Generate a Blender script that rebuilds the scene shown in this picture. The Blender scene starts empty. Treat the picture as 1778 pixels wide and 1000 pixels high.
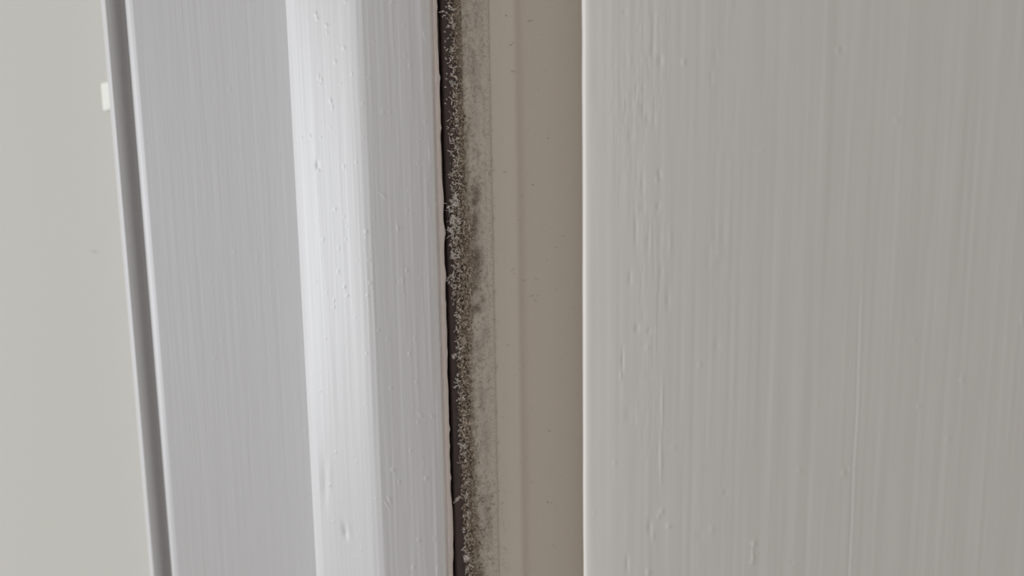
import bpy, math, random
import numpy as np
from mathutils import Matrix, Vector

random.seed(7)
RNG = np.random.default_rng(11)
C = bpy.context.scene
COL = C.collection

# ------------------------------------------------------------------ camera
F_PX = 1300.0
PITCH = math.atan(F_PX / 9500.0)
ROLL = math.atan(146.0 / 9500.0)
CAM_Z = 1.20
FWD = np.array([0, math.cos(PITCH), -math.sin(PITCH)])
UP0 = np.array([0, math.sin(PITCH), math.cos(PITCH)])
R0 = np.array([1.0, 0, 0])
RIGHT = math.cos(ROLL) * R0 - math.sin(ROLL) * UP0
UP = math.cos(ROLL) * UP0 + math.sin(ROLL) * R0
cam_d = bpy.data.cameras.new('camera')
cam = bpy.data.objects.new('camera', cam_d)
COL.objects.link(cam)
cam.matrix_world = Matrix(((RIGHT[0], UP[0], -FWD[0], 0), (RIGHT[1], UP[1], -FWD[1], 0), (RIGHT[2], UP[2], -FWD[2], CAM_Z), (0, 0, 0, 1)))
cam_d.sensor_fit = 'HORIZONTAL'
cam_d.sensor_width = 36.0
cam_d.lens = 36.0 * F_PX / 1778.0
cam_d.clip_start = 0.01
cam_d.clip_end = 50
cam_d.dof.use_dof = True
cam_d.dof.focus_distance = 0.232
cam_d.dof.aperture_fstop = (cam_d.lens / 1000.0) / 0.0036      # aperture about 3.6 mm across
C.camera = cam

# ------------------------------------------------------------------ light
C.view_settings.view_transform = 'Standard'
C.view_settings.look = 'None'
C.view_settings.exposure = 0.0
C.view_settings.gamma = 1.0
C.view_settings.use_curve_mapping = False
W = bpy.data.worlds.new('room_light'); C.world = W; W.use_nodes = True
nt = W.node_tree
bg = nt.nodes['Background']
tc = nt.nodes.new('ShaderNodeTexCoord')
sep = nt.nodes.new('ShaderNodeSeparateXYZ')
rmp = nt.nodes.new('ShaderNodeValToRGB')
mp = nt.nodes.new('ShaderNodeMapRange'); mp.inputs[1].default_value = -1; mp.inputs[2].default_value = 1
nt.links.new(tc.outputs['Generated'], sep.inputs[0])
nt.links.new(sep.outputs['Z'], mp.inputs[0])
nt.links.new(mp.outputs[0], rmp.inputs[0])
rmp.color_ramp.elements[0].color = (0.87, 0.85, 0.82, 1)
rmp.color_ramp.elements[1].color = (1.0, 0.98, 0.95, 1)
nt.links.new(rmp.outputs[0], bg.inputs['Color'])
bg.inputs['Strength'].default_value = 0.41

def area(name, loc, target, sx, sy, power, color):
    d = bpy.data.lights.new(name, 'AREA'); d.shape = 'RECTANGLE'; d.size = sx; d.size_y = sy
    d.energy = power; d.color = color
    o = bpy.data.objects.new(name, d); COL.objects.link(o); o.location = loc
    o.rotation_euler = (Vector(target) - Vector(loc)).to_track_quat('-Z', 'Y').to_euler()
    return o
area('window_daylight', (-2.5, -0.12, 1.08), (0, 0.25, 1.2), 0.9, 1.45, 39.0, (0.90, 0.945, 1.0))

# ------------------------------------------------------------------ helpers
def ray(px, py):
    px = np.asarray(px, float); py = np.asarray(py, float)
    return FWD + ((px - 889) / F_PX)[..., None] * RIGHT + ((500 - py) / F_PX)[..., None] * UP

def at(px, Y):
    """plan point seen at pixel column px of the middle row, Y metres ahead"""
    d = ray(px, 500.0)
    return (float(d[0] / d[1] * Y), float(Y))

def project(P):
    q = P - np.array([0, 0, CAM_Z])
    w = q @ FWD
    return 889 + F_PX * (q @ RIGHT) / w, 500 - F_PX * (q @ UP) / w

def noise(u, v, seed=0):
    """smooth value noise, about -1..1"""
    r = np.random.default_rng(seed).uniform(-1, 1, (256, 256))
    u = np.asarray(u, float); v = np.asarray(v, float)
    iu = np.floor(u).astype(int); iv = np.floor(v).astype(int)
    fu = u - iu; fv = v - iv
    fu = fu * fu * (3 - 2 * fu); fv = fv * fv * (3 - 2 * fv)
    g = lambda a, b: r[a % 256, b % 256]
    return (g(iu, iv) * (1 - fu) * (1 - fv) + g(iu + 1, iv) * fu * (1 - fv) + g(iu, iv + 1) * (1 - fu) * fv + g(iu + 1, iv + 1) * fu * fv)

def resample(pts, n, smooth=0):
    p = np.array(pts, float)
    L = np.r_[0, np.cumsum(np.hypot(*np.diff(p, axis=0).T))]
    s = np.linspace(0, L[-1], n)
    q = np.stack([np.interp(s, L, p[:, 0]), np.interp(s, L, p[:, 1])], 1)
    for _ in range(smooth):
        q[1:-1] = 0.25 * q[:-2] + 0.5 * q[1:-1] + 0.25 * q[2:]
    L = np.r_[0, np.cumsum(np.hypot(*np.diff(q, axis=0).T))]
    return q, L

Z_VIS = (CAM_Z - 0.150, CAM_Z + 0.085)
def zrows(n, lo=0.0, hi=2.03):
    return np.r_[lo, np.linspace(Z_VIS[0], Z_VIS[1], n), hi]

def link_mesh(name, V, Fc, mat, parent=None, uv=None, smooth=True):
    me = bpy.data.meshes.new(name)
    me.from_pydata([tuple(v) for v in V] if not isinstance(V, np.ndarray) else V.tolist(), [], Fc)
    if uv is not None:
        lay = me.uv_layers.new(name='UVMap')
        idx = np.zeros(len(me.loops), dtype=np.int32); me.loops.foreach_get('vertex_index', idx)
        lay.data.foreach_set('uv', np.asarray(uv, np.float32)[idx].ravel())
    if smooth:
        me.polygons.foreach_set('use_smooth', np.ones(len(me.polygons), dtype=bool))
    me.materials.append(mat)
    me.update()
    o = bpy.data.objects.new(name, me); COL.objects.link(o)
    if parent: o.parent = parent
    return o

def extrude(name, q, s, z, mat, back, relief=None, parent=None, u0=0.0, grime=None):
    """vertical moulding: front profile q (plan) over rows z, closed at the back through the plan points `back`; relief(S,Z,PX,PY) in metres along the outward normal"""
    n = len(q); m = len(z)
    t = np.gradient(q, axis=0); t /= np.linalg.norm(t, axis=1)[:, None] + 1e-12
    nrm = np.stack([t[:, 1], -t[:, 0]], 1)            # to the camera side for left-to-right profiles
    X = np.repeat(q[None, :, 0], m, 0); Y = np.repeat(q[None, :, 1], m, 0); Z = np.repeat(z[:, None], n, 1)
    S = np.repeat(s[None, :], m, 0)
    if relief is not None:
        PX, PY = project(np.stack([X, Y, Z], -1).reshape(-1, 3))
        h = relief(S, Z, PX.reshape(m, n), PY.reshape(m, n))
        h[0] = h[1] * 0; h[-1] = 0
        X = X + h * nrm[None, :, 0]; Y = Y + h * nrm[None, :, 1]
    V = np.stack([X, Y, Z], -1).reshape(-1, 3)
    UV = np.stack([S + u0, Z], -1).reshape(-1, 2)
    i = np.arange(m - 1)[:, None] * n + np.arange(n - 1)[None, :]
    Fc = np.stack([i, i + 1, i + n + 1, i + n], -1).reshape(-1, 4).tolist()
    b = len(back)
    if b:
        base = len(V)
        bv = []
        for zz in (z[0], z[-1]):
            for p in back: bv.append((p[0], p[1], zz))
        V = np.r_[V, np.array(bv)]; UV = np.r_[UV, np.zeros((2 * b, 2))]
        lo = [base + k for k in range(b)]; hi = [base + b + k for k in range(b)]
        rcol = [r * n + n - 1 for r in range(m)]; lcol = [r * n for r in range(m)]
        # right side, back, left side
        Fc.append([lo[0], hi[0]] + rcol[::-1])
        for k in range(b - 1): Fc.append([lo[k + 1], hi[k + 1], hi[k], lo[k]])
        Fc.append([hi[-1], lo[-1]] + lcol)
        Fc.append(list(range(n))[::-1] + lo[::-1])
        Fc.append([(m - 1) * n + k for k in range(n)] + hi)
    o = link_mesh(name, V, Fc, mat, parent, UV)
    if grime is not None:
        PX, PY = project(V)
        a = o.data.attributes.new('grime', 'FLOAT', 'POINT')
        a.data.foreach_set('value', np.clip(grime(PX, PY), 0, 1).astype(np.float32))
    return o

def tag(o, label=None, cat=None, group=None, kind=None):
    if label: o['label'] = label
    if cat: o['category'] = cat
    if group: o['group'] = group
    if kind: o['kind'] = kind
    return o

def empty(name, loc):
    o = bpy.data.objects.new(name, None); COL.objects.link(o); o.location = loc
    o.empty_display_size = 0.02
    return o

def adopt(child, root):
    child.parent = root
    child.matrix_parent_inverse = Matrix.Translation(-Vector(root.location))

# ------------------------------------------------------------------ materials
class NT:
    def __init__(s, name):
        s.m = bpy.data.materials.new(name); s.m.use_nodes = True
        s.t = s.m.node_tree; s.b = s.t.nodes['Principled BSDF']
    def n(s, typ, **kw):
        x = s.t.nodes.new(typ)
        for k, v in kw.items():
            if k.startswith('i_'): x.inputs[int(k[2:])].default_value = v
            else: setattr(x, k, v)
        return x
    def l(s, a, b): s.t.links.new(a, b)
    def uvmap(s, scale, loc=(0, 0, 0)):
        u = s.n('ShaderNodeUVMap'); m = s.n('ShaderNodeMapping')
        m.inputs['Scale'].default_value = scale; m.inputs['Location'].default_value = loc
        s.l(u.outputs[0], m.inputs[0]); return m.outputs[0]
    def objmap(s, scale):
        u = s.n('ShaderNodeTexCoord'); m = s.n('ShaderNodeMapping'); m.inputs['Scale'].default_value = scale
        s.l(u.outputs['Object'], m.inputs[0]); return m.outputs[0]
    def tex(s, vec, detail=2.0, rough=0.5):
        x = s.n('ShaderNodeTexNoise'); x.inputs['Scale'].default_value = 1.0
        x.inputs['Detail'].default_value = detail; x.inputs['Roughness'].default_value = rough
        s.l(vec, x.inputs['Vector']); return x.outputs['Fac']
    def math(s, op, a, b=None, c=None):
        x = s.n('ShaderNodeMath', operation=op)
        for k, v in enumerate((a, b, c)):
            if v is None: continue
            if isinstance(v, (int, float)): x.inputs[k].default_value = v
            else: s.l(v, x.inputs[k])
        return x.outputs[0]
    def ramp(s, fac, stops):
        x = s.n('ShaderNodeValToRGB'); e = x.color_ramp.elements
        while len(e) < len(stops): e.new(0.5)
        for k, (p, c) in enumerate(stops):
            e[k].position = p; e[k].color = c if len(c) == 4 else (*c, 1)
        s.l(fac, x.inputs[0]); return x.outputs[0]
    def mix(s, fac, a, b, mode='MIX'):
        x = s.n('ShaderNodeMix', data_type='RGBA', blend_type=mode)
        for sock, v in ((x.inputs[0], fac), (x.inputs[6], a), (x.inputs[7], b)):
            if isinstance(v, tuple): sock.default_value = v if len(v) == 4 else (*v, 1)
            elif isinstance(v, (int, float)): sock.default_value = v
            else: s.l(v, sock)
        return x.outputs[2]
    def bump(s, h, dist, strength=1.0):
        x = s.n('ShaderNodeBump'); x.inputs['Distance'].default_value = dist; x.inputs['Strength'].default_value = strength
        s.l(h, x.inputs['Height']); s.l(x.outputs[0], s.b.inputs['Normal'])
    def base(s, c, rough=0.5, spec=0.5):
        if isinstance(c, tuple): s.b.inputs['Base Color'].default_value = (*c, 1)
        else: s.l(c, s.b.inputs['Base Color'])
        s.b.inputs['Roughness'].default_value = rough
        s.b.inputs['Specular IOR Level'].default_value = spec
        return s.m

def brushed_paint(name, col, rough, amp, wid=1.0, wash=0.02):
    m = NT(name)
    f1 = m.tex(m.uvmap((2600 / wid, 34, 1)), 3.0, 0.6)      # hair-fine bristle lines
    f2 = m.tex(m.uvmap((850 / wid, 14, 1), (3.1, 1.7, 0)), 2.0)
    f3 = m.tex(m.uvmap((230 / wid, 6, 1), (7.7, 4.1, 0)), 1.0)
    h = m.math('ADD', m.math('MULTIPLY', f1, 0.22), m.math('ADD', m.math('MULTIPLY', f2, 0.6), m.math('MULTIPLY', f3, 1.6)))
    m.bump(h, amp)
    dark = tuple(c * (1 - wash) for c in col)
    c = m.mix(m.ramp(m.tex(m.uvmap((500, 30, 1), (1.3, 9.2, 0)), 3.0), [(0.35, (0, 0, 0)), (0.7, (1, 1, 1))]), dark, col)
    return m.base(c, rough, 0.5)

M_ARCH = brushed_paint('satin_white_paint_architrave', (0.69, 0.675, 0.675), 0.42, 0.00002, 1.9, 0.02)
M_JAMB = brushed_paint('gloss_white_paint_lining', (0.77, 0.755, 0.755), 0.40, 0.00005, 1.8, 0.02)
M_DOOR = brushed_paint('satin_white_paint_door', (0.80, 0.76, 0.72), 0.5, 0.000026, 1.6, 0.03)

m = NT('beige_emulsion')
sm = m.n('ShaderNodeTexCoord').outputs['Object']
off = m.n('ShaderNodeVectorMath', operation='SUBTRACT'); m.l(sm, off.inputs[0]); SMUDGE = off
sc_ = m.n('ShaderNodeVectorMath', operation='MULTIPLY'); m.l(off.outputs[0], sc_.inputs[0]); sc_.inputs[1].default_value = (260, 60, 700)
ln = m.n('ShaderNodeVectorMath', operation='LENGTH'); m.l(sc_.outputs[0], ln.inputs[0])
sf = m.ramp(m.math('ADD', ln.outputs['Value'], m.math('MULTIPLY', m.tex(m.objmap((500, 500, 900)), 3.0), 0.8)), [(0.45, (0.4, 0.4, 0.4)), (1.0, (0, 0, 0))])
M_WALL = m.base(m.mix(sf, (0.80, 0.78, 0.72), (0.52, 0.50, 0.46)), 0.8, 0.3)
m.bump(m.tex(m.objmap((900, 900, 900)), 3.0), 0.00012, 0.6)

m = NT('beige_stop_paint')
f = m.tex(m.uvmap((900, 12, 1)), 2.0)
m.bump(f, 0.00002)
spk = m.ramp(m.tex(m.uvmap((1500, 900, 1), (4, 2, 0)), 1.0), [(0.76, (0, 0, 0)), (0.80, (1, 1, 1))])
M_STOP = m.base(m.mix(spk, (0.70, 0.63, 0.55), (0.44, 0.39, 0.33)), 0.5, 0.35)

m = NT('chipped_paint_edge')
M_EDGE = m.base(m.mix(m.tex(m.objmap((1500, 1500, 250)), 3.0), (0.66, 0.58, 0.54), (0.88, 0.80, 0.76)), 0.55, 0.3)
m.bump(m.tex(m.objmap((1200, 1200, 300)), 3.0), 0.0002)

m = NT('dark_brown_rubber')
g = m.n('ShaderNodeAttribute', attribute_name='grime').outputs['Fac']
M_RUB = m.base(m.mix(g, m.mix(m.tex(m.objmap((600, 600, 200)), 3.0), (0.075, 0.055, 0.052), (0.13, 0.10, 0.094)), (0.36, 0.29, 0.22)), 0.6, 0.3)
m.bump(m.tex(m.objmap((1800, 1800, 900)), 3.0), 0.00008)

m = NT('dusty_strip_face')
a = m.tex(m.uvmap((420, 130, 1)), 4.0, 0.62)
b = m.tex(m.uvmap((2400, 1300, 1), (3, 5, 0)), 4.0, 0.65)
d = m.tex(m.uvmap((160, 60, 1), (9, 2, 0)), 2.0)
fac = m.math('ADD', m.math('MULTIPLY', a, 0.55), m.math('ADD', m.math('MULTIPLY', b, 0.3), m.math('MULTIPLY', d, 0.25)))
g = m.n('ShaderNodeAttribute', attribute_name='grime').outputs['Fac']
M_FACE = m.base(m.mix(g, m.ramp(fac, [(0.34, (0.38, 0.335, 0.28)), (0.45, (0.57, 0.52, 0.45)), (0.58, (0.70, 0.635, 0.56)), (0.74, (0.78, 0.71, 0.63))]), (0.19, 0.16, 0.125)), 0.85, 0.2)
m.bump(b, 0.0004)

m = NT('crusted_strip_edge')
b = m.tex(m.uvmap((2600, 1700, 1), (3, 5, 0)), 4.0, 0.65)
M_CRUST = m.base(m.ramp(b, [(0.34, (0.40, 0.35, 0.30)), (0.45, (0.70, 0.63, 0.55)), (0.7, (0.80, 0.73, 0.645))]), 0.8, 0.2)
m.bump(b, 0.0004)

m = NT('brown_dust')
M_DUST = m.base(m.mix(m.ramp(m.tex(m.objmap((1300, 1300, 900)), 3.0), [(0.35, (0, 0, 0)), (0.65, (1, 1, 1))]), (0.22, 0.16, 0.11), (0.78, 0.67, 0.56)), 0.9, 0.15)
m = NT('pale_lint')
M_LINT = m.base(m.mix(m.tex(m.objmap((1500, 1500, 1200)), 2.0), (0.82, 0.77, 0.71), (0.95, 0.92, 0.88)), 0.85, 0.2)
m = NT('dark_specks')
M_SPEC = m.base((0.22, 0.19, 0.16), 0.9, 0.1)
m = NT('cream_plastic')
M_PLATE = m.base((0.93, 0.93, 0.85), 0.3, 0.6)
m = NT('carpet')
M_FLOOR = m.base(m.mix(m.tex(m.objmap((300, 300, 300)), 3.0), (0.33, 0.29, 0.25), (0.46, 0.42, 0.37)), 0.95, 0.1)

# ------------------------------------------------------------------ relief (paint nibs, dents, runs)
def blob(PX, PY, x, y, rx, ry, tilt=0.0):
    dx = PX - x; dy = PY - y
    u = (dx * math.cos(tilt) + dy * math.sin(tilt)) / rx
    v = (-dx * math.sin(tilt) + dy * math.cos(tilt)) / ry
    return np.exp(-(u * u + v * v))

def local_add(H, PX, PY, x, y, rx, ry, amp, tilt=0.0):
    R = 3.2 * max(rx, ry)
    k = (np.abs(PX - x) < R) & (np.abs(PY - y) < R)
    if k.any(): H[k] += amp * blob(PX[k], PY[k], x, y, rx, ry, tilt)

# ------------------------------------------------------------------ the setting
# floor
floor = link_mesh('floor', np.array([(-1.2, -1.0, 0), (0.9, -1.0, 0), (0.9, 0.6, 0), (-1.2, 0.6, 0), (-1.2, -1.0, -.05), (0.9, -1.0, -.05), (0.9, 0.6, -.05), (-1.2, 0.6, -.05)]),
                  [[0, 1, 2, 3], [7, 6, 5, 4], [0, 4, 5, 1], [1, 5, 6, 2], [2, 6, 7, 3], [3, 7, 4, 0]], M_FLOOR, smooth=False)
tag(floor, 'grey brown carpet below the door frame', 'floor', kind='structure')

# wall at the left
wq = [(-1.40, 0.607), at(330, 0.302)]
q, s = resample(wq, 12)
wall = extrude('wall_left', q, s, np.array([0.0, 1.0, 1.15, 1.3, 2.4]), M_WALL, [(q[-1][0] + .03, q[-1][1] + .12), (q[0][0] + .03, q[0][1] + .12)])
wall.data.polygons.foreach_set('use_smooth', np.zeros(len(wall.data.polygons), dtype=bool))
tag(wall, 'plain beige painted wall at the left, out of focus', 'wall', kind='structure')

# architrave: flat board with a quirk, and a bead outside it
aq = [at(259.5, 0.2900), at(258.2, 0.2840), at(258.0, 0.2805), at(258.6, 0.2785), at(259.8, 0.2772), at(261.8, 0.2764), at(264.5, 0.2759), at(270, 0.2753)]
aq += [at(x, 0.2752 - (x - 272) * (0.2752 - 0.2610) / 268.0) for x in range(280, 561, 20)]
q, s = resample(aq, 460)
def arch_relief(S, Z, PX, PY):
    h = 0.00002 * noise(S / 0.0016, Z / 0.05, 1) + 0.000012 * noise(S / 0.0006, Z / 0.02, 2)
    fade = np.clip((PX - PX.min(axis=1, keepdims=True) - 14) / 10, 0, 1)
    h *= fade
    for x, y, r, a in [(399, 155, 3, 9), (430, 218, 2.5, 4), (407, 437, 2.5, 7), (447, 444, 2.5, 7), (450, 416, 2.5, 5), (478, 459, 2.5, 5), (386, 592, 2.5, 6), (373, 622, 3, 6), (365, 490, 2, 4),
                       (531, 749, 3, 9), (515, 683, 2.5, 5), (440, 18, 3, 5), (424, 75, 2.5, 4), (346, 433, 3, 4)]:
        local_add(h, PX, PY, x, y, r, r * 1.2, a * 1e-5)
    return h
arch = extrude('trim_1', q, s, zrows(420), M_ARCH, [at(566, 0.300), at(262, 0.305)], arch_relief)
tag(arch, 'white painted flat architrave board with faint vertical brush marks, left of the bright bevelled lining', 'trim', kind='structure')
bq = [at(222.5, 0.306), at(218.6, 0.2945), at(218.0, 0.2910), at(218.7, 0.2880), at(220.6, 0.2855), at(223.5, 0.2842), at(227, 0.2840), at(231, 0.2848), at(238, 0.2868), at(246, 0.2898), at(252, 0.2912), at(258, 0.2914), at(264, 0.2914)]
q, s = resample(bq, 90, 2)
bead = extrude('bead', q, s, zrows(60), M_ARCH, [at(264, 0.312), at(222.5, 0.312)])
adopt(bead, arch); bead['label'] = 'rounded bead on the outer edge of the board, beside a dark groove'

# door lining: bevelled edge and flat face
jq = [at(541, 0.2640), at(530, 0.2530), at(523.8, 0.2475), at(522.7, 0.2453), at(522.8, 0.2438), at(524.5, 0.2421), at(528, 0.2404), at(536, 0.2387), at(560, 0.2355), at(600, 0.2308), at(628, 0.2277), at(638, 0.2268),
      at(648, 0.2263), at(680, 0.2260), at(720, 0.2258), at(748, 0.2260), at(755, 0.2263), at(759.5, 0.2270), at(761.5, 0.2281), at(762.3, 0.2300)]
q, s = resample(jq, 640, 3)
NIBS = [(548, 24, 3, 4, 10), (551, 32, 3, 4, 9), (567, 44, 3, 4, 10), (568, 56, 2, 5, 5), (597, 83, 3, 4, 8), (582, 107, 3, 4, 8), (553, 133, 2.5, 6, 6), (558, 139, 2, 4, 6), (611, 128, 2.5, 3, 6), (600, 2, 3, 3, 8),
        (682, 4, 3, 4, 8), (704, 97, 2.5, 3, 7), (712, 113, 3, 4, 9), (640, 134, 3, 3, 7), (574, 175, 3, 5, 9), (577, 186, 2, 5, 7), (630, 180, 3, 3, 7), (631, 238, 2.5, 3, 5), (524, 239, 2, 2, 6), (538, 236, 2.5, 3, 8), (665, 194, 3, 3, 9),
        (738, 211, 2.5, 5, 9), (732, 242, 2.5, 3, 7), (737, 245, 2, 4, 7), (725, 284, 2.5, 3, 7), (738, 284, 2.5, 3, 7), (734, 283, 2, 3, 6), (740, 313, 3, 3, 6), (597, 289, 2.5, 5, 6), (551, 287, 4, 9, -16), (553, 296, 3, 3, 8), (582, 363, 3, 3, 9),
        (710, 332, 3, 3, 7), (707, 365, 3, 3, 6), (756, 357, 2.5, 4, 7), (561, 416, 3, 3, 7), (636, 402, 4, 4, 13), (636, 412, 3, 3, 6), (641, 451, 3, 3, 9), (588, 431, 2.5, 4, 5), (587, 471, 2.5, 5, 7), (648, 461, 2, 3, 5),
        (643, 491, 3.5, 4, 13), (598, 498, 3, 3, 11), (603, 513, 3, 3, 8), (638, 513, 3, 3, 9), (580, 522, 2, 4, 9), (580, 533, 2, 3, 9), (706, 469, 3, 4, 11), (689, 488, 3, 4, -7), (700, 486, 3, 4, 7), (755, 476, 3, 3, 9), (729, 483, 2, 3, 8), (737, 486, 2, 2, 6), (704, 514, 3, 3, 6),
        (548, 488, 2.5, 2.5, 5), (657, 573, 3, 3, 8), (673, 588, 3, 3, 6), (720, 588, 2.5, 3, 9), (711, 614, 3, 4, 11), (637, 613, 2.5, 3, 7), (764, 598, 2, 3, 9), (723, 663, 2.5, 3, 8), (679, 673, 3, 3, 8), (725, 733, 3, 3, 9),
        (682, 815, 4, 5, 14), (740, 830, 4, 5, 17), (713, 783, 2.5, 3, 9), (693, 837, 2.5, 5, 9), (736, 806, 2.5, 3, 7), (652, 866, 2, 2, 8), (573, 842, 2.5, 3, 9), (727, 937, 4, 4, 11), (754, 935, 3, 5, 9), (718, 985, 3, 4, 11), (760, 988, 3, 5, 9), (628, 953, 2, 4, 5), (583, 785, 2, 2, 7)]
GR = np.random.default_rng(4)
for _ in range(70):
    NIBS.append((GR.uniform(535, 760), GR.uniform(0, 1000), GR.uniform(1.6, 2.4), GR.uniform(1.8, 3.2), GR.uniform(2.5, 5.5)))
def jamb_relief(S, Z, PX, PY):
    h = 0.00004 * noise(S / 0.0022, Z / 0.06, 21) + 0.000022 * noise(S / 0.0009, Z / 0.03, 22) + 0.000008 * noise(S / 0.0004, Z / 0.016, 23)
    flat = np.clip((PX - 0.0 - (620 + (PY - 500) * 0.044)) / 25, 0, 1)
    h *= 0.45 + 0.75 * flat
    # heavy brush ridges beside the arris
    k = (PY - 500) / 9500.0
    P5 = (PX - k * 1035) / (1 - k)
    h += 0.00010 * np.clip((P5 - 728) / 15, 0, 1) * np.clip((762 - P5) / 5, 0, 1) * noise(P5 / 5.0, PY / 120.0, 31)
    wob = 2.2 * noise(PY / 60.0, PY * 0, 32)
    h += 0.00011 * np.exp(-((P5 - 752 - wob) / 2.2) ** 2) * np.clip(0.5 + noise(PY / 90.0, PY * 0 + 3, 33), 0, 1)
    h += 0.00006 * np.exp(-((P5 - 700 - 2 * wob) / 3.5) ** 2) * np.clip(0.4 + noise(PY / 130.0, PY * 0 + 9, 34), 0, 1)
    for x, y, rx, ry, a in NIBS: local_add(h, PX, PY, x, y, rx * 0.8, ry * 0.8, a * 1.15e-5)
    # dents
    local_add(h, PX, PY, 599, 922, 4.2, 12, -38e-5, -0.22); local_add(h, PX, PY, 606, 918, 4, 14, 10e-5, -0.2)
    local_add(h, PX, PY, 564, 840, 6, 34, -22e-5, -0.03); local_add(h, PX, PY, 572, 830, 4, 26, 8e-5, 0.0)
    # slanting scratches and the run
    for x, y, L, t in [(665, 339, 7, -0.85), (731, 721, 6, -0.75), (750, 722, 5, -0.35), (691, 396, 5, -0.2), (672, 876, 6, -0.6), (676, 866, 6, -0.45)]:
        local_add(h, PX, PY, x, y, 1.8, L, 13e-5, t)
    for x, y in [(736, 56), (737, 62), (739, 68), (741, 74), (743, 82), (744, 92)]: local_add(h, PX, PY, x, y, 2.0, 5, 9e-5, -0.25)
    for x, y in [(746, 262), (747, 272), (748, 282), (750, 292), (746, 366), (747, 378)]: local_add(h, PX, PY, x, y, 1.8, 7, 10e-5, -0.1)
    return h
jamb = extrude('trim_2', q, s, zrows(900), M_JAMB, [at(762.3, 0.262), at(560, 0.2645)], jamb_relief)
tag(jamb, 'glossy white door lining with a bright bevelled left edge, paint nibs and dents', 'door lining', kind='structure')

# thin ragged paint edge, turned into the gap
EDGE_N = 260
zz = np.linspace(Z_VIS[0], Z_VIS[1], EDGE_N)
eq = [at(762.0, 0.2290), at(763.4, 0.2298), at(765, 0.2293), at(768, 0.2298), at(771, 0.2306), at(773.2, 0.2320), at(773.6, 0.2345), at(772.5, 0.2400)]
q, s = resample(eq, 40, 1)
def edge_relief(S, Z, PX, PY):
    k = np.clip((S - S.max() * 0.15) / (S.max() * 0.4), 0, 1)
    w = noise(PY / 34.0, PY * 0 + 1, 41) * 0.00030 + noise(PY / 12.0, PY * 0 + 5, 42) * 0.00012 - np.clip((260 - PY) / 260, 0, 1) * 0.0006
    for y in (12, 135, 222, 405, 528, 745, 775, 830): w = w + 0.0003 * np.exp(-((PY - y) / 5.0) ** 2)
    return k * w + 0.00005 * noise(S / 0.0008, Z / 0.01, 43)
edge = extrude('paint_edge', q, s, np.r_[0, zz, 2.03], M_EDGE, [at(764, 0.245)], edge_relief)
adopt(edge, jamb); edge['label'] = 'ragged pinkish paint edge along the gap'

# rebate and stop behind the door
sq = [at(760, 0.2500), at(775.5, 0.2480), at(845, 0.2468), at(852, 0.2450), at(857, 0.2444), at(880, 0.2447), at(896, 0.2452), at(901, 0.2460), at(905, 0.2476), at(909, 0.2491), at(915, 0.2501), at(925, 0.2505), at(945, 0.2503), at(1000, 0.2490), at(1180, 0.2450)]
q, s = resample(sq, 260, 1)
stop = extrude('trim_3', q, s, zrows(120), M_STOP, [at(1180, 0.300), at(760, 0.290)])
tag(stop, 'smooth taupe door stop in the shadowed gap, stepped once down its length', 'door stop', kind='structure')

# the door leaf on the right
dq = [at(1030, 0.2480), at(1016, 0.2170), at(1012.2, 0.2092), at(1011.6, 0.2076), at(1012.4, 0.2064), at(1014.5, 0.2057), at(1018, 0.20528), at(1024, 0.20495), at(1032, 0.20470)]
x0, y0 = at(1032, 0.20470)
th = math.radians(1.5)
Ls = np.r_[np.linspace(0.0015, 0.06, 40), np.linspace(0.07, 0.30, 24)]
px_, py_, pL = x0, y0, 0.0
for L in Ls:                                   # the worn leaf eases over towards its edge
    tilt = math.radians(0.6 + 7.0 * math.exp(-L / 0.010) + 5.0 * math.exp(-L / 0.05))
    px_ += (L - pL) * math.cos(tilt); py_ -= (L - pL) * math.sin(tilt); pL = L
    dq.append((px_, py_))
q, s = resample(dq, 1500, 2)
q = np.r_[q, [[q[-1][0] + 0.42, q[-1][1] - 0.42 * math.tan(math.radians(0.6))]]]; s = np.r_[s, s[-1] + 0.42]
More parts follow.
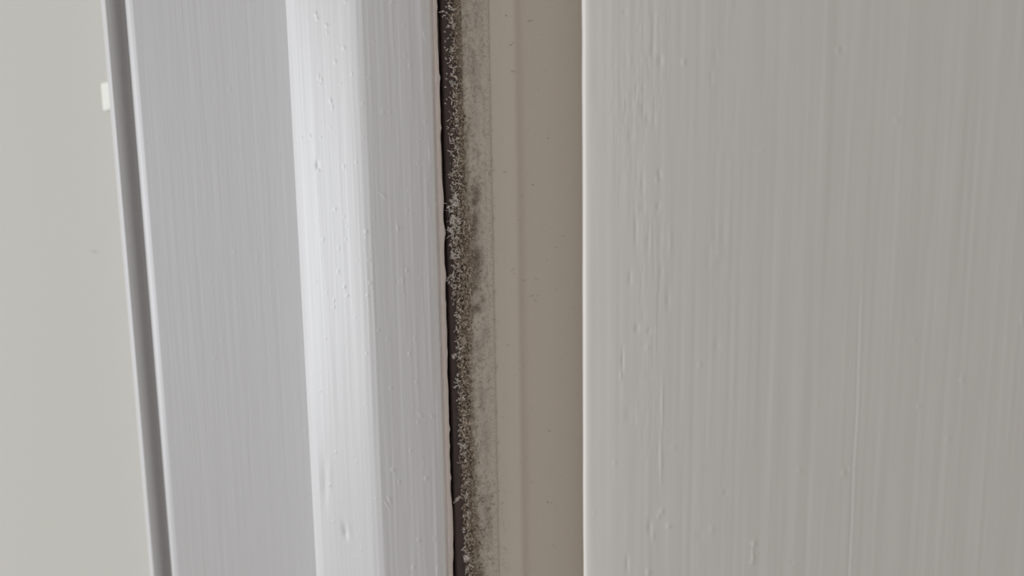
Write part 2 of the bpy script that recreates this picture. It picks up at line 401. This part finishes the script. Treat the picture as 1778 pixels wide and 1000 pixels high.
DN = [(1187, 108, 3.6, 4.5, 13), (1085, 20, 4, 5, -7), (1133, 28, 4, 4, -5), (1146, 105, 5, 10, -10), (1133, 90, 4, 12, -7), (1090, 164, 3, 3, 6), (1073, 228, 3, 3, 5), (1117, 190, 4, 14, -9), (1125, 205, 4, 12, -9), (1135, 208, 3, 14, -8), (1235, 135, 3, 10, -6), (1243, 95, 3, 10, -5),
      (1145, 303, 3, 8, -12), (1141, 312, 2.5, 6, 9), (1143, 358, 3, 6, -10), (1117, 360, 5, 9, -9), (1116, 320, 3, 22, -9), (1104, 400, 3, 30, -9), (1094, 483, 3, 12, -10), (1164, 420, 3, 20, 7), (1160, 520, 4, 18, -8), (1106, 570, 4, 7, -13), (1128, 574, 4, 6, -8), (1124, 605, 4, 6, 7),
      (1081, 625, 2, 20, -14), (1078, 652, 2, 6, 10), (1250, 440, 8, 14, 8), (1245, 600, 6, 12, -6), (1092, 720, 8, 14, -9), (1150, 700, 2.2, 40, 8), (1148, 800, 2.2, 40, 9), (1149, 888, 4, 6, 11), (1144, 896, 3, 4, 9), (1161, 914, 4, 4, 12), (1169, 777, 4, 4, 6), (1068, 803, 3, 3, 9), (1260, 855, 4, 5, -5), (1253, 853, 4, 4, 5),
      (1309, 944, 4, 5, 17), (1307, 960, 2.5, 8, 9), (1308, 969, 3, 4, 14), (1306, 977, 4, 3, 14), (1128, 915, 4, 12, -12), (1134, 930, 3, 10, 8), (1089, 980, 3, 16, -11), (1126, 994, 4, 4, 11), (1455, 88, 4, 5, 9), (1463, 84, 5, 5, -6), (1558, 210, 5, 5, 7), (1465, 822, 5, 6, 10), (1471, 815, 4, 6, -6), (1595, 705, 4, 5, 7), (1670, 660, 4, 6, 7),
      (1646, 762, 5, 5, 6), (1587, 590, 5, 5, 6), (1775, 553, 3, 12, 8), (1236, 920, 5, 8, 6), (1215, 930, 7, 10, -5), (1215, 633, 3, 5, 7), (1375, 976, 4, 4, -6), (1388, 817, 4, 5, 6), (1322, 260, 3, 3, 5), (1032, 892, 2.5, 3, 6)]
def door_relief(S, Z, PX, PY):
    k = (PY - 500) / 9500.0
    P5 = (PX - k * 1035) / (1 - k)
    h = 0.00004 * noise(S / 0.0032, Z / 0.11, 51) + 0.000022 * noise(S / 0.0012, Z / 0.05, 52)
    on = np.clip((P5 - 1022) / 14, 0, 1)
    h *= on
    # worn, grainy band near the edge of the leaf
    gb = np.exp(-((P5 - 1115) / 48.0) ** 2)
    patch = np.clip(0.35 + noise(PX / 60.0, PY / 150.0, 53), 0, 1.2)
    h += gb * patch * (0.00003 * noise(P5 / 5.0, PY / 60.0, 54) - 0.00010 * np.clip(noise(P5 / 3.2, PY / 26.0, 55) - 0.25, 0, 1) - 0.00007 * np.clip(noise(P5 / 2.2, PY / 60.0, 60) - 0.3, 0, 1))
    g2 = np.exp(-((P5 - 1242) / 25.0) ** 2) * np.clip(noise(PX / 40.0, PY / 110.0, 56), 0, 1)
    h += g2 * 0.00006 * noise(P5 / 5.0, PY / 50.0, 57)
    for x, y, rx, ry, a in DN: local_add(h, PX, PY, x, y, rx, ry, a * 1.1e-5)
    # long hairline crack of the joint on the right
    c = 1495 - (PY - 500) * 0.042 + 2.0 * noise(PY / 90.0, PY * 0 + 2, 58)
    h -= 0.00005 * np.exp(-((PX - c) / 2.0) ** 2) * np.clip((PY - 480) / 80, 0, 1)
    h += 0.00003 * np.exp(-((PX - c - 4) / 3.0) ** 2) * np.clip((PY - 480) / 80, 0, 1)
    # ripple of the arris
    h += (1 - on) * 0.00005 * noise(PY / 70.0, PY * 0 + 7, 59)
    return h
thk = 0.040
nb = (math.sin(th), math.cos(th))
xe, ye = q[-1]
door = extrude('door_1', q, s, zrows(620, 0.006, 2.0), M_DOOR, [(xe + nb[0] * thk, ye + nb[1] * thk), (q[0][0] + 0.002, q[0][1])], door_relief)
tag(door, 'white painted door leaf on the right with vertical brush marks and a bright rounded edge', 'door', kind='structure')

# ------------------------------------------------------------------ things
# small plate on the wall, half hidden by the bead
wall_at = lambda px: at(px, np.interp(px, [0, 216, 330], [0.324, 0.309, 0.302]))
def wall_z(px, py):
    k = (py - 500) / 9500.0
    p5 = (px - k * 1035) / (1 - k)
    x, y = wall_at(p5); d = ray(px, py)
    return x, y, CAM_Z + d[2] / d[1] * y
SMUDGE.inputs[1].default_value = wall_z(163.0, 437)
pl = np.array(wall_z(175.5, 144)); pb = np.array(wall_z(175.5, 193)); pr = np.array(wall_z(215.0, 168))
ux = np.array([pr[0] - pl[0], pr[1] - pl[1], 0.0]); ux /= np.linalg.norm(ux)
nn = np.array([ux[1], -ux[0], 0.0])
hgt = pl[2] - pb[2]; wid = 0.0085
def rounded_plate(name, w, h, t, r, mat, o):
    ring = []
    for cx, cz, a0 in ((w - r, h - r, 0), (r, h - r, 90), (r, r, 180), (w - r, r, 270)):
        for a in range(0, 91, 15):
            A = math.radians(a0 + a); ring.append((cx + r * math.cos(A), cz + r * math.sin(A)))
    V = []; n = len(ring)
    for lev, ins in ((0, 0), (t * .6, 0), (t * .9, t * .25), (t, t * .6)):
        for u, v in ring:
            uu = w / 2 + (u - w / 2) * (1 - 2 * ins / w); vv = h / 2 + (v - h / 2) * (1 - 2 * ins / h)
            V.append(tuple(o + ux * uu + nn * (lev * (0.25 + 3.2 * uu / w)) + np.array([0, 0, vv])))
    Fc = [list(range(n))[::-1], [3 * n + k for k in range(n)]]
    for L in range(3):
        for k in range(n): Fc.append([L * n + k, L * n + (k + 1) % n, (L + 1) * n + (k + 1) % n, (L + 1) * n + k])
    return link_mesh(name, np.array(V), Fc, mat, smooth=False)
plate = rounded_plate('wall_plate', wid, hgt, 0.0016, 0.0012, M_PLATE, np.array([pl[0], pl[1], pb[2]]))
tag(plate, 'small bright cream plate on the beige wall, half hidden behind the bead', 'wall plate')

# seal strip stuck in the rebate
def strip_xy(p5):
    P = [774.5, 777, 780, 792, 806, 817, 846, 854, 857.2]
    Y = [0.2460, 0.2400, 0.2388, 0.2390, 0.2398, 0.2406, 0.2424, 0.2430, 0.2441]
    return at(p5, float(np.interp(p5, P, Y)))
def strip_pt(px, py, lift=0.0):
    k = (py - 500) / 9500.0
    p5 = (px - k * 1035) / (1 - k)
    x, y = strip_xy(p5); y2 = y - lift
    d = ray(px, py)
    return np.array([d[0] / d[1] * y2, y2, CAM_Z + d[2] / d[1] * y2])
seal = empty('seal_strip', (*strip_xy(815), 0.0))
tag(seal, 'narrow dirty brown and grey seal strip stuck in the gap between lining and stop', 'seal strip')
def rough_relief(a, sc, seed):
    def f(S, Z, PX, PY):
        return a * (noise(PX / sc, PY / sc, seed) + 0.6 * noise(PX / sc * 2.1, PY / sc * 2.1, seed + 1) + 0.4 * noise(PX / sc * 4.3, PY / sc * 4.3, seed + 2))
    return f
q, s = resample([strip_xy(p) for p in (774.5, 775.3, 776, 777, 778.5, 780, 786, 792, 800, 806, 812)], 60, 1)
def p5_of(PX, PY):
    k = (PY - 500) / 9500.0
    return (PX - k * 1035) / (1 - k)
def rub_grime(PX, PY):
    # the dust film that has crept over the right of the lip
    e = 801 + 9 * np.clip((PY - 330) / 120, 0, 1) - 5 * np.clip((PY - 620) / 200, 0, 1) + 7 * noise(PX / 9, PY / 14, 62) + 4 * noise(PX / 3, PY / 4, 63)
    return np.clip((p5_of(PX, PY) - e) / 5, 0, 1) * (0.75 + 0.4 * noise(PX / 2.5, PY / 3, 65))
PATCHES = [(826, 334, 8, 14, .8), (823, 352, 6, 7, .9), (824, 380, 6, 14, .75), (822, 404, 8, 18, .8), (826, 440, 9, 12, .7), (827, 456, 9, 12, .85), (826, 478, 8, 14, .75), (824, 500, 8, 8, .8), (828, 536, 9, 8, .85), (838, 520, 4, 6, .5),
           (832, 600, 9, 12, .35), (836, 690, 6, 24, .45), (845, 770, 5, 26, .5), (842, 870, 5, 14, .5), (846, 885, 5, 6, .5), (846, 920, 10, 20, .3), (848, 950, 5, 6, .5), (800, 70, 7, 40, .35), (826, 30, 3, 12, .4), (824, 150, 4, 34, .35), (830, 270, 3, 8, .6), (800, 290, 8, 40, .3), (812, 240, 6, 30, .3)]
def face_grime(PX, PY):
    g = np.zeros_like(PX)
    for x, y, rx, ry, a in PATCHES: g += a * (1.15 if 300 < y < 560 else 0.65) * blob(PX, PY, x, y, rx, ry)
    ang = noise(PX / 14, PY / 16, 66) * 1.2
    st = noise((PX * np.cos(ang) - PY * np.sin(ang)) / 7, (PX * np.sin(ang) + PY * np.cos(ang)) / 1.6, 67)
    g *= np.clip(0.85 + 0.75 * st, 0, 1.4)
    g += 0.45 * np.clip(noise(PX / 2.2, PY / 3.0, 68) - 0.25, 0, 1) * np.clip(0.6 + noise(PX / 14, PY / 40, 69), 0, 1)
    l5 = p5_of(PX, PY)
    g += 0.5 * np.clip((818 + 5 * noise(PX / 6, PY / 9, 70) - l5) / 8, 0, 1) * np.clip((PY - 250) / 150, 0.25, 1)
    return g
def rub_relief(S, Z, PX, PY):
    h = rough_relief(0.00006, 9.0, 61)(S, Z, PX, PY)
    k = np.clip(1 - S / (S.max() * 0.25), 0, 1)
    return h + k * 0.0004 * noise(PY / 60.0, PY * 0, 64)
o = extrude('rubber_lip', q, s, zrows(560), M_RUB, [at(812, 0.2466), at(775, 0.2472)], rub_relief, grime=rub_grime); adopt(o, seal); o['label'] = 'dark brown rubber lip'
q, s = resample([strip_xy(p) for p in np.linspace(812, 847, 12)], 90)
o = extrude('dusty_face', q, s, zrows(800), M_FACE, [at(847, 0.2462), at(812, 0.2466)], rough_relief(0.00012, 7.0, 71), grime=face_grime); adopt(o, seal); o['label'] = 'grey fuzzy face with darker rubbed patches'
q, s = resample([strip_xy(p) for p in (847, 850, 853, 855, 856.4, 857.2)], 40)
o = extrude('crusted_edge', q, s, zrows(700), M_CRUST, [at(857.2, 0.2449), at(847, 0.2460)], rough_relief(0.00009, 4.0, 81)); adopt(o, seal); o['label'] = 'paler crusted right edge of the strip'

# ------------------------------------------------------------------ dust, lint
ICO_V = None
def ico():
    global ICO_V
    if ICO_V is None:
        t = (1 + 5 ** .5) / 2
        v = np.array([(-1, t, 0), (1, t, 0), (-1, -t, 0), (1, -t, 0), (0, -1, t), (0, 1, t), (0, -1, -t), (0, 1, -t), (t, 0, -1), (t, 0, 1), (-t, 0, -1), (-t, 0, 1)], float)
        v /= np.linalg.norm(v[0])
        f = [(0, 11, 5), (0, 5, 1), (0, 1, 7), (0, 7, 10), (0, 10, 11), (1, 5, 9), (5, 11, 4), (11, 10, 2), (10, 7, 6), (7, 1, 8), (3, 9, 4), (3, 4, 2), (3, 2, 6), (3, 6, 8), (3, 8, 9), (4, 9, 5), (2, 4, 11), (6, 2, 10), (8, 6, 7), (9, 8, 1)]
        ICO_V = (v, f)
    return ICO_V
class Soup:
    def __init__(s): s.V = []; s.F = []
    def grain(s, p, r, stretch=1.0):
        v, f = ico()
        R = np.linalg.qr(RNG.normal(size=(3, 3)))[0]
        w = (v * RNG.uniform(0.65, 1.3, (12, 1)) * np.array([1, stretch, 0.7])) @ R * r + p
        b = len(s.V); s.V.extend(map(tuple, w)); s.F.extend([(a + b, c + b, d + b) for a, c, d in f])
    def fibre(s, pts, r):
        pts = np.array(pts); n = len(pts); b = len(s.V)
        for i in range(n):
            t = pts[min(i + 1, n - 1)] - pts[max(i - 1, 0)]; t /= np.linalg.norm(t) + 1e-12
            a = np.cross(t, (0.3, 0.9, 0.2)); a /= np.linalg.norm(a) + 1e-12; c = np.cross(t, a)
            rr = r * (0.55 if i in (0, n - 1) else 1.0)
            for k in range(4):
                A = k * math.pi / 2; s.V.append(tuple(pts[i] + rr * (math.cos(A) * a + math.sin(A) * c)))
        for i in range(n - 1):
            for k in range(4): s.F.append((b + i * 4 + k, b + i * 4 + (k + 1) % 4, b + i * 4 + 4 + (k + 1) % 4, b + i * 4 + 4 + k))
        s.F.append((b + 3, b + 2, b + 1, b)); e = b + (n - 1) * 4; s.F.append((e, e + 1, e + 2, e + 3))
    def curl(s, p, L, r, ang=None, n=5, curve=1.2, lift=0.4):
        A = RNG.uniform(0, 2 * math.pi) if ang is None else ang
        pts = [np.array(p)]; B = RNG.uniform(-curve, curve)
        for i in range(n):
            A += B / n
            pts.append(pts[-1] + L / n * np.array([math.cos(A), -abs(RNG.normal()) * lift * 0.5, math.sin(A)]))
        s.fibre(pts, r)
    def clump(s, p, R, n=14, flat=0.5):
        for _ in range(n):
            o = RNG.normal(size=3) * R * 0.45; o[1] = -abs(o[1]) * flat
            s.grain(np.array(p) + o, R * RNG.uniform(0.22, 0.42), RNG.uniform(1, 1.8))
        for _ in range(max(2, n // 3)):
            o = RNG.normal(size=3) * R * 0.4; o[1] = -abs(o[1]) * flat
            s.curl(np.array(p) + o, R * RNG.uniform(.9, 2), R * 0.07)
    def build(s, name, mat, parent=None):
        return link_mesh(name, np.array(s.V), s.F, mat, parent, smooth=True)

PXM = 0.245 / F_PX          # metres per pixel at the strip
# centre and half width of the dust band down the picture
BY = [-40, 0, 100, 200, 300, 400, 500, 600, 700, 800, 900, 1000, 1040]
BL = [776, 776, 778, 781, 785, 782, 788, 792, 795, 798, 802, 806, 808]
LB = [760, 761, 764, 769, 774, 777, 779, 785, 788, 792, 796, 799, 801]
BR = [797, 798, 801, 805, 811, 817, 819, 818, 820, 825, 831, 838, 840]
DEN = [.20, .20, .30, .32, .50, 0.95, 1.0, 0.9, 0.8, 0.85, 0.9, 0.9, 0.9]
D = Soup()
for _ in range(4600):
    py = RNG.uniform(-30, 1030)
    if RNG.uniform() > np.interp(py, BY, DEN): continue
    l, r = np.interp(py, BY, BL), np.interp(py, BY, BR)
    t = RNG.beta(1.8, 1.7 + (0.9 if py > 620 else 0)); px = l + (r - l) * t * 1.12 + (RNG.exponential(6.0) if RNG.uniform() < 0.12 else 0)
    p = strip_pt(px, py, abs(RNG.normal()) * 0.00045 * (1 - 0.4 * min(t, 1)) + 0.0001)
    D.grain(p, PXM * RNG.uniform(0.7, 1.9), RNG.uniform(1, 2.1))
for _ in range(2300):
    py = RNG.uniform(-30, 1030)
    if RNG.uniform() > np.interp(py, BY, DEN): continue
    l, r = np.interp(py, BY, BL), np.interp(py, BY, BR)
    px = l + (r - l) * RNG.beta(2.0, 1.7) * 1.12
    ang = RNG.choice([1.25, 1.9]) + RNG.normal() * 0.5 if py > 560 else None
    D.curl(strip_pt(px, py, 0.0005), PXM * RNG.uniform(4, 9), PXM * RNG.uniform(0.4, 0.75), ang, 5, 2.4)
# grey fuzz on the face right of the band
for _ in range(1500):
    py = RNG.uniform(-30, 1030); off = np.interp(py, BY, BR)
    px = off + RNG.uniform(-6, 46 * (1 if RNG.uniform() < .5 else .5))
    D.curl(strip_pt(px, py, 0.00012), PXM * RNG.uniform(3, 9), PXM * RNG.uniform(0.16, 0.3), None, 4)
dust = D.build('dust', M_DUST)
tag(dust, 'brown grainy dust and fuzz packed along the dirty seal strip', 'dust', kind='stuff')

Lt = Soup()
for _ in range(620):
    py = RNG.uniform(-20, 1020)
    l = np.interp(py, BY, LB)
    w = float(np.interp(py, [0, 300, 420, 600, 1000], [15, 13, 11, 8, 9]))
    px = l + 4 + w * RNG.beta(1.6, 1.0) * 1.6
    if RNG.uniform() > np.interp(py, [0, 250, 340, 560, 640, 1000], [.75, .75, 1, 1, .7, .7]): continue
    p = strip_pt(px, py, 0.0006 + abs(RNG.normal()) * 0.0006)
    q_ = RNG.uniform()
    if q_ < 0.45:
        Lt.clump(p, PXM * RNG.uniform(1.4, 2.8) * (1.3 if 320 < py < 560 else 0.95), int(RNG.integers(3, 7)))
    elif q_ < 0.75:
        Lt.grain(p, PXM * RNG.uniform(0.9, 1.7), RNG.uniform(1.2, 2.4))
    else:
        Lt.curl(p, PXM * RNG.uniform(4, 9), PXM * RNG.uniform(0.5, 0.95), None, 5, 2.0)
lint = Lt.build('lint', M_LINT)
tag(lint, 'scattered pale lint flecks over the dark rubber lip', 'lint', kind='stuff')

def single(name, label, cat, mat, fn, group=None):
    S = Soup(); fn(S); o = S.build(name, mat); tag(o, label, cat, group or {'lint_clump': 'pale lint clumps along the dark lip', 'loose_fibre': 'loose pale fibres'}.get(name))
    return o
P = lambda x, y, l=0.0007: strip_pt(x, y, l)
def big(S):
    for x, y, r, n in [(790, 344, 4.5, 16), (784, 349, 3, 10), (788, 354, 4, 14), (794, 353, 4, 12), (779, 359, 3.2, 10), (782, 366, 4, 12), (787, 375, 4.5, 16), (785, 383, 4.5, 14), (790, 379, 4, 12)]:
        S.clump(P(x, y), PXM * r, n)
single('lint_clump', 'largest pale lint clump, on the dark lip level with the dark rubbed patch', 'lint clump', M_LINT, big)
single('lint_clump', 'pale lint clump just below the largest one, above the slanting fibre', 'lint clump', M_LINT, lambda S: [S.clump(P(x, y), PXM * r, 14) for x, y, r in ((781, 398, 4), (784, 402, 4), (789, 393, 3.5))])
single('lint_clump', 'round pale lint clump right below the slanting fibre', 'lint clump', M_LINT, lambda S: [S.clump(P(x, y), PXM * r, 14) for x, y, r in ((785, 440, 4), (786, 446, 3.5))])
single('lint_clump', 'ring-shaped pale lint clump halfway down the seal strip', 'lint clump', M_LINT, lambda S: [S.clump(P(x, y), PXM * r, 9) for x, y, r in ((779, 482, 2.4), (782, 480, 2.0), (777, 487, 2.2), (780, 491, 2.2), (784, 495, 2.4), (788, 488, 2.4), (787, 482, 2))])
single('lint_clump', 'three-cornered pale lint flake in the lower half, on the left rim of the dust', 'lint clump', M_LINT, lambda S: [S.clump(P(x, y), PXM * r, 12) for x, y, r in ((788, 620, 3), (786, 618, 2), (790, 616, 2.6))])
single('lint_clump', 'long pale lint flake lying across the dark lip near the bottom', 'lint clump', M_LINT, lambda S: [S.clump(P(x, y), PXM * r, 12) for x, y, r in ((795, 866, 3), (798, 863, 2.6), (792, 868, 2.2), (789, 872, 1.6))])
single('lint_clump', 'brightest squarish lint flake at the bottom of the dust', 'lint clump', M_LINT, lambda S: [S.clump(P(x, y, 0.0011), PXM * r, 16) for x, y, r in ((809, 967, 4), (812, 969, 3.6), (808, 971, 3))])
single('loose_fibre', 'straight pale fibre slanting across the dark lip', 'fibre', M_LINT, lambda S: S.fibre([P(771, 417, .0016), P(776, 413, .0015), P(781, 409.5, .0013), P(787, 406.5, .0009)], PXM * 0.55))
single('loose_fibre', 'short pale fibre sticking out of the lining edge above the largest lint clump', 'fibre', M_LINT, lambda S: S.fibre([P(767, 353, .0145), P(769.5, 352.3, .0140), P(772.5, 353.2, .012), P(776, 353.6, .010)], PXM * 0.5))
single('thread', 'long pale vertical thread along the right rim of the densest dust', 'thread', M_DUST, lambda S: S.fibre([P(815.6 + 0.8 * math.sin(y * .11) + (y - 400) * 0.008, y, .0006 + .0002 * math.sin(y * .05)) for y in range(385, 590, 5)], PXM * 0.9))

# fine hairs and specks on the taupe stop
K = Soup()
stop_y = lambda p5: float(np.interp(p5, [857, 880, 896, 901, 905, 909, 915, 925, 945, 1000, 1180], [0.2444, 0.2447, 0.2452, 0.2460, 0.2476, 0.2491, 0.2501, 0.2505, 0.2503, 0.2490, 0.2450]))
def stop_pt(px, py):
    k = (py - 500) / 9500.0; p5 = (px - k * 1035) / (1 - k); y = stop_y(p5) - 0.00008; d = ray(px, py)
    return np.array([d[0] / d[1] * y, y, CAM_Z + d[2] / d[1] * y])
for x, y in [(952, 240), (951, 232), (879, 27), (912, 20), (917, 37), (886, 78), (888, 125), (925, 321), (928, 487), (905, 338), (924, 709), (953, 820), (873, 724), (922, 837), (909, 637), (954, 748), (960, 946), (915, 300), (900, 382), (893, 475), (951, 872), (888, 470), (935, 155)]:
    K.grain(stop_pt(x, y), PXM * RNG.uniform(.5, 1.0), 1.6)
for x, y in [(886, 78), (917, 37), (888, 122), (890, 468), (905, 486), (927, 483), (920, 515), (926, 520), (932, 514), (975, 410), (962, 430), (880, 600), (955, 872), (905, 340), (873, 298)]:
    K.curl(stop_pt(x, y), PXM * RNG.uniform(4, 9), PXM * 0.22, RNG.uniform(-.6, .9), 5, 1.5, 0.05)
for _ in range(90):
    K.grain(stop_pt(RNG.uniform(862, 1010), RNG.uniform(0, 1000)), PXM * RNG.uniform(.25, .5), 1.5)
specks = K.build('specks', M_SPEC)
tag(specks, 'tiny dark specks and hairs scattered on the taupe door stop', 'specks', kind='stuff')
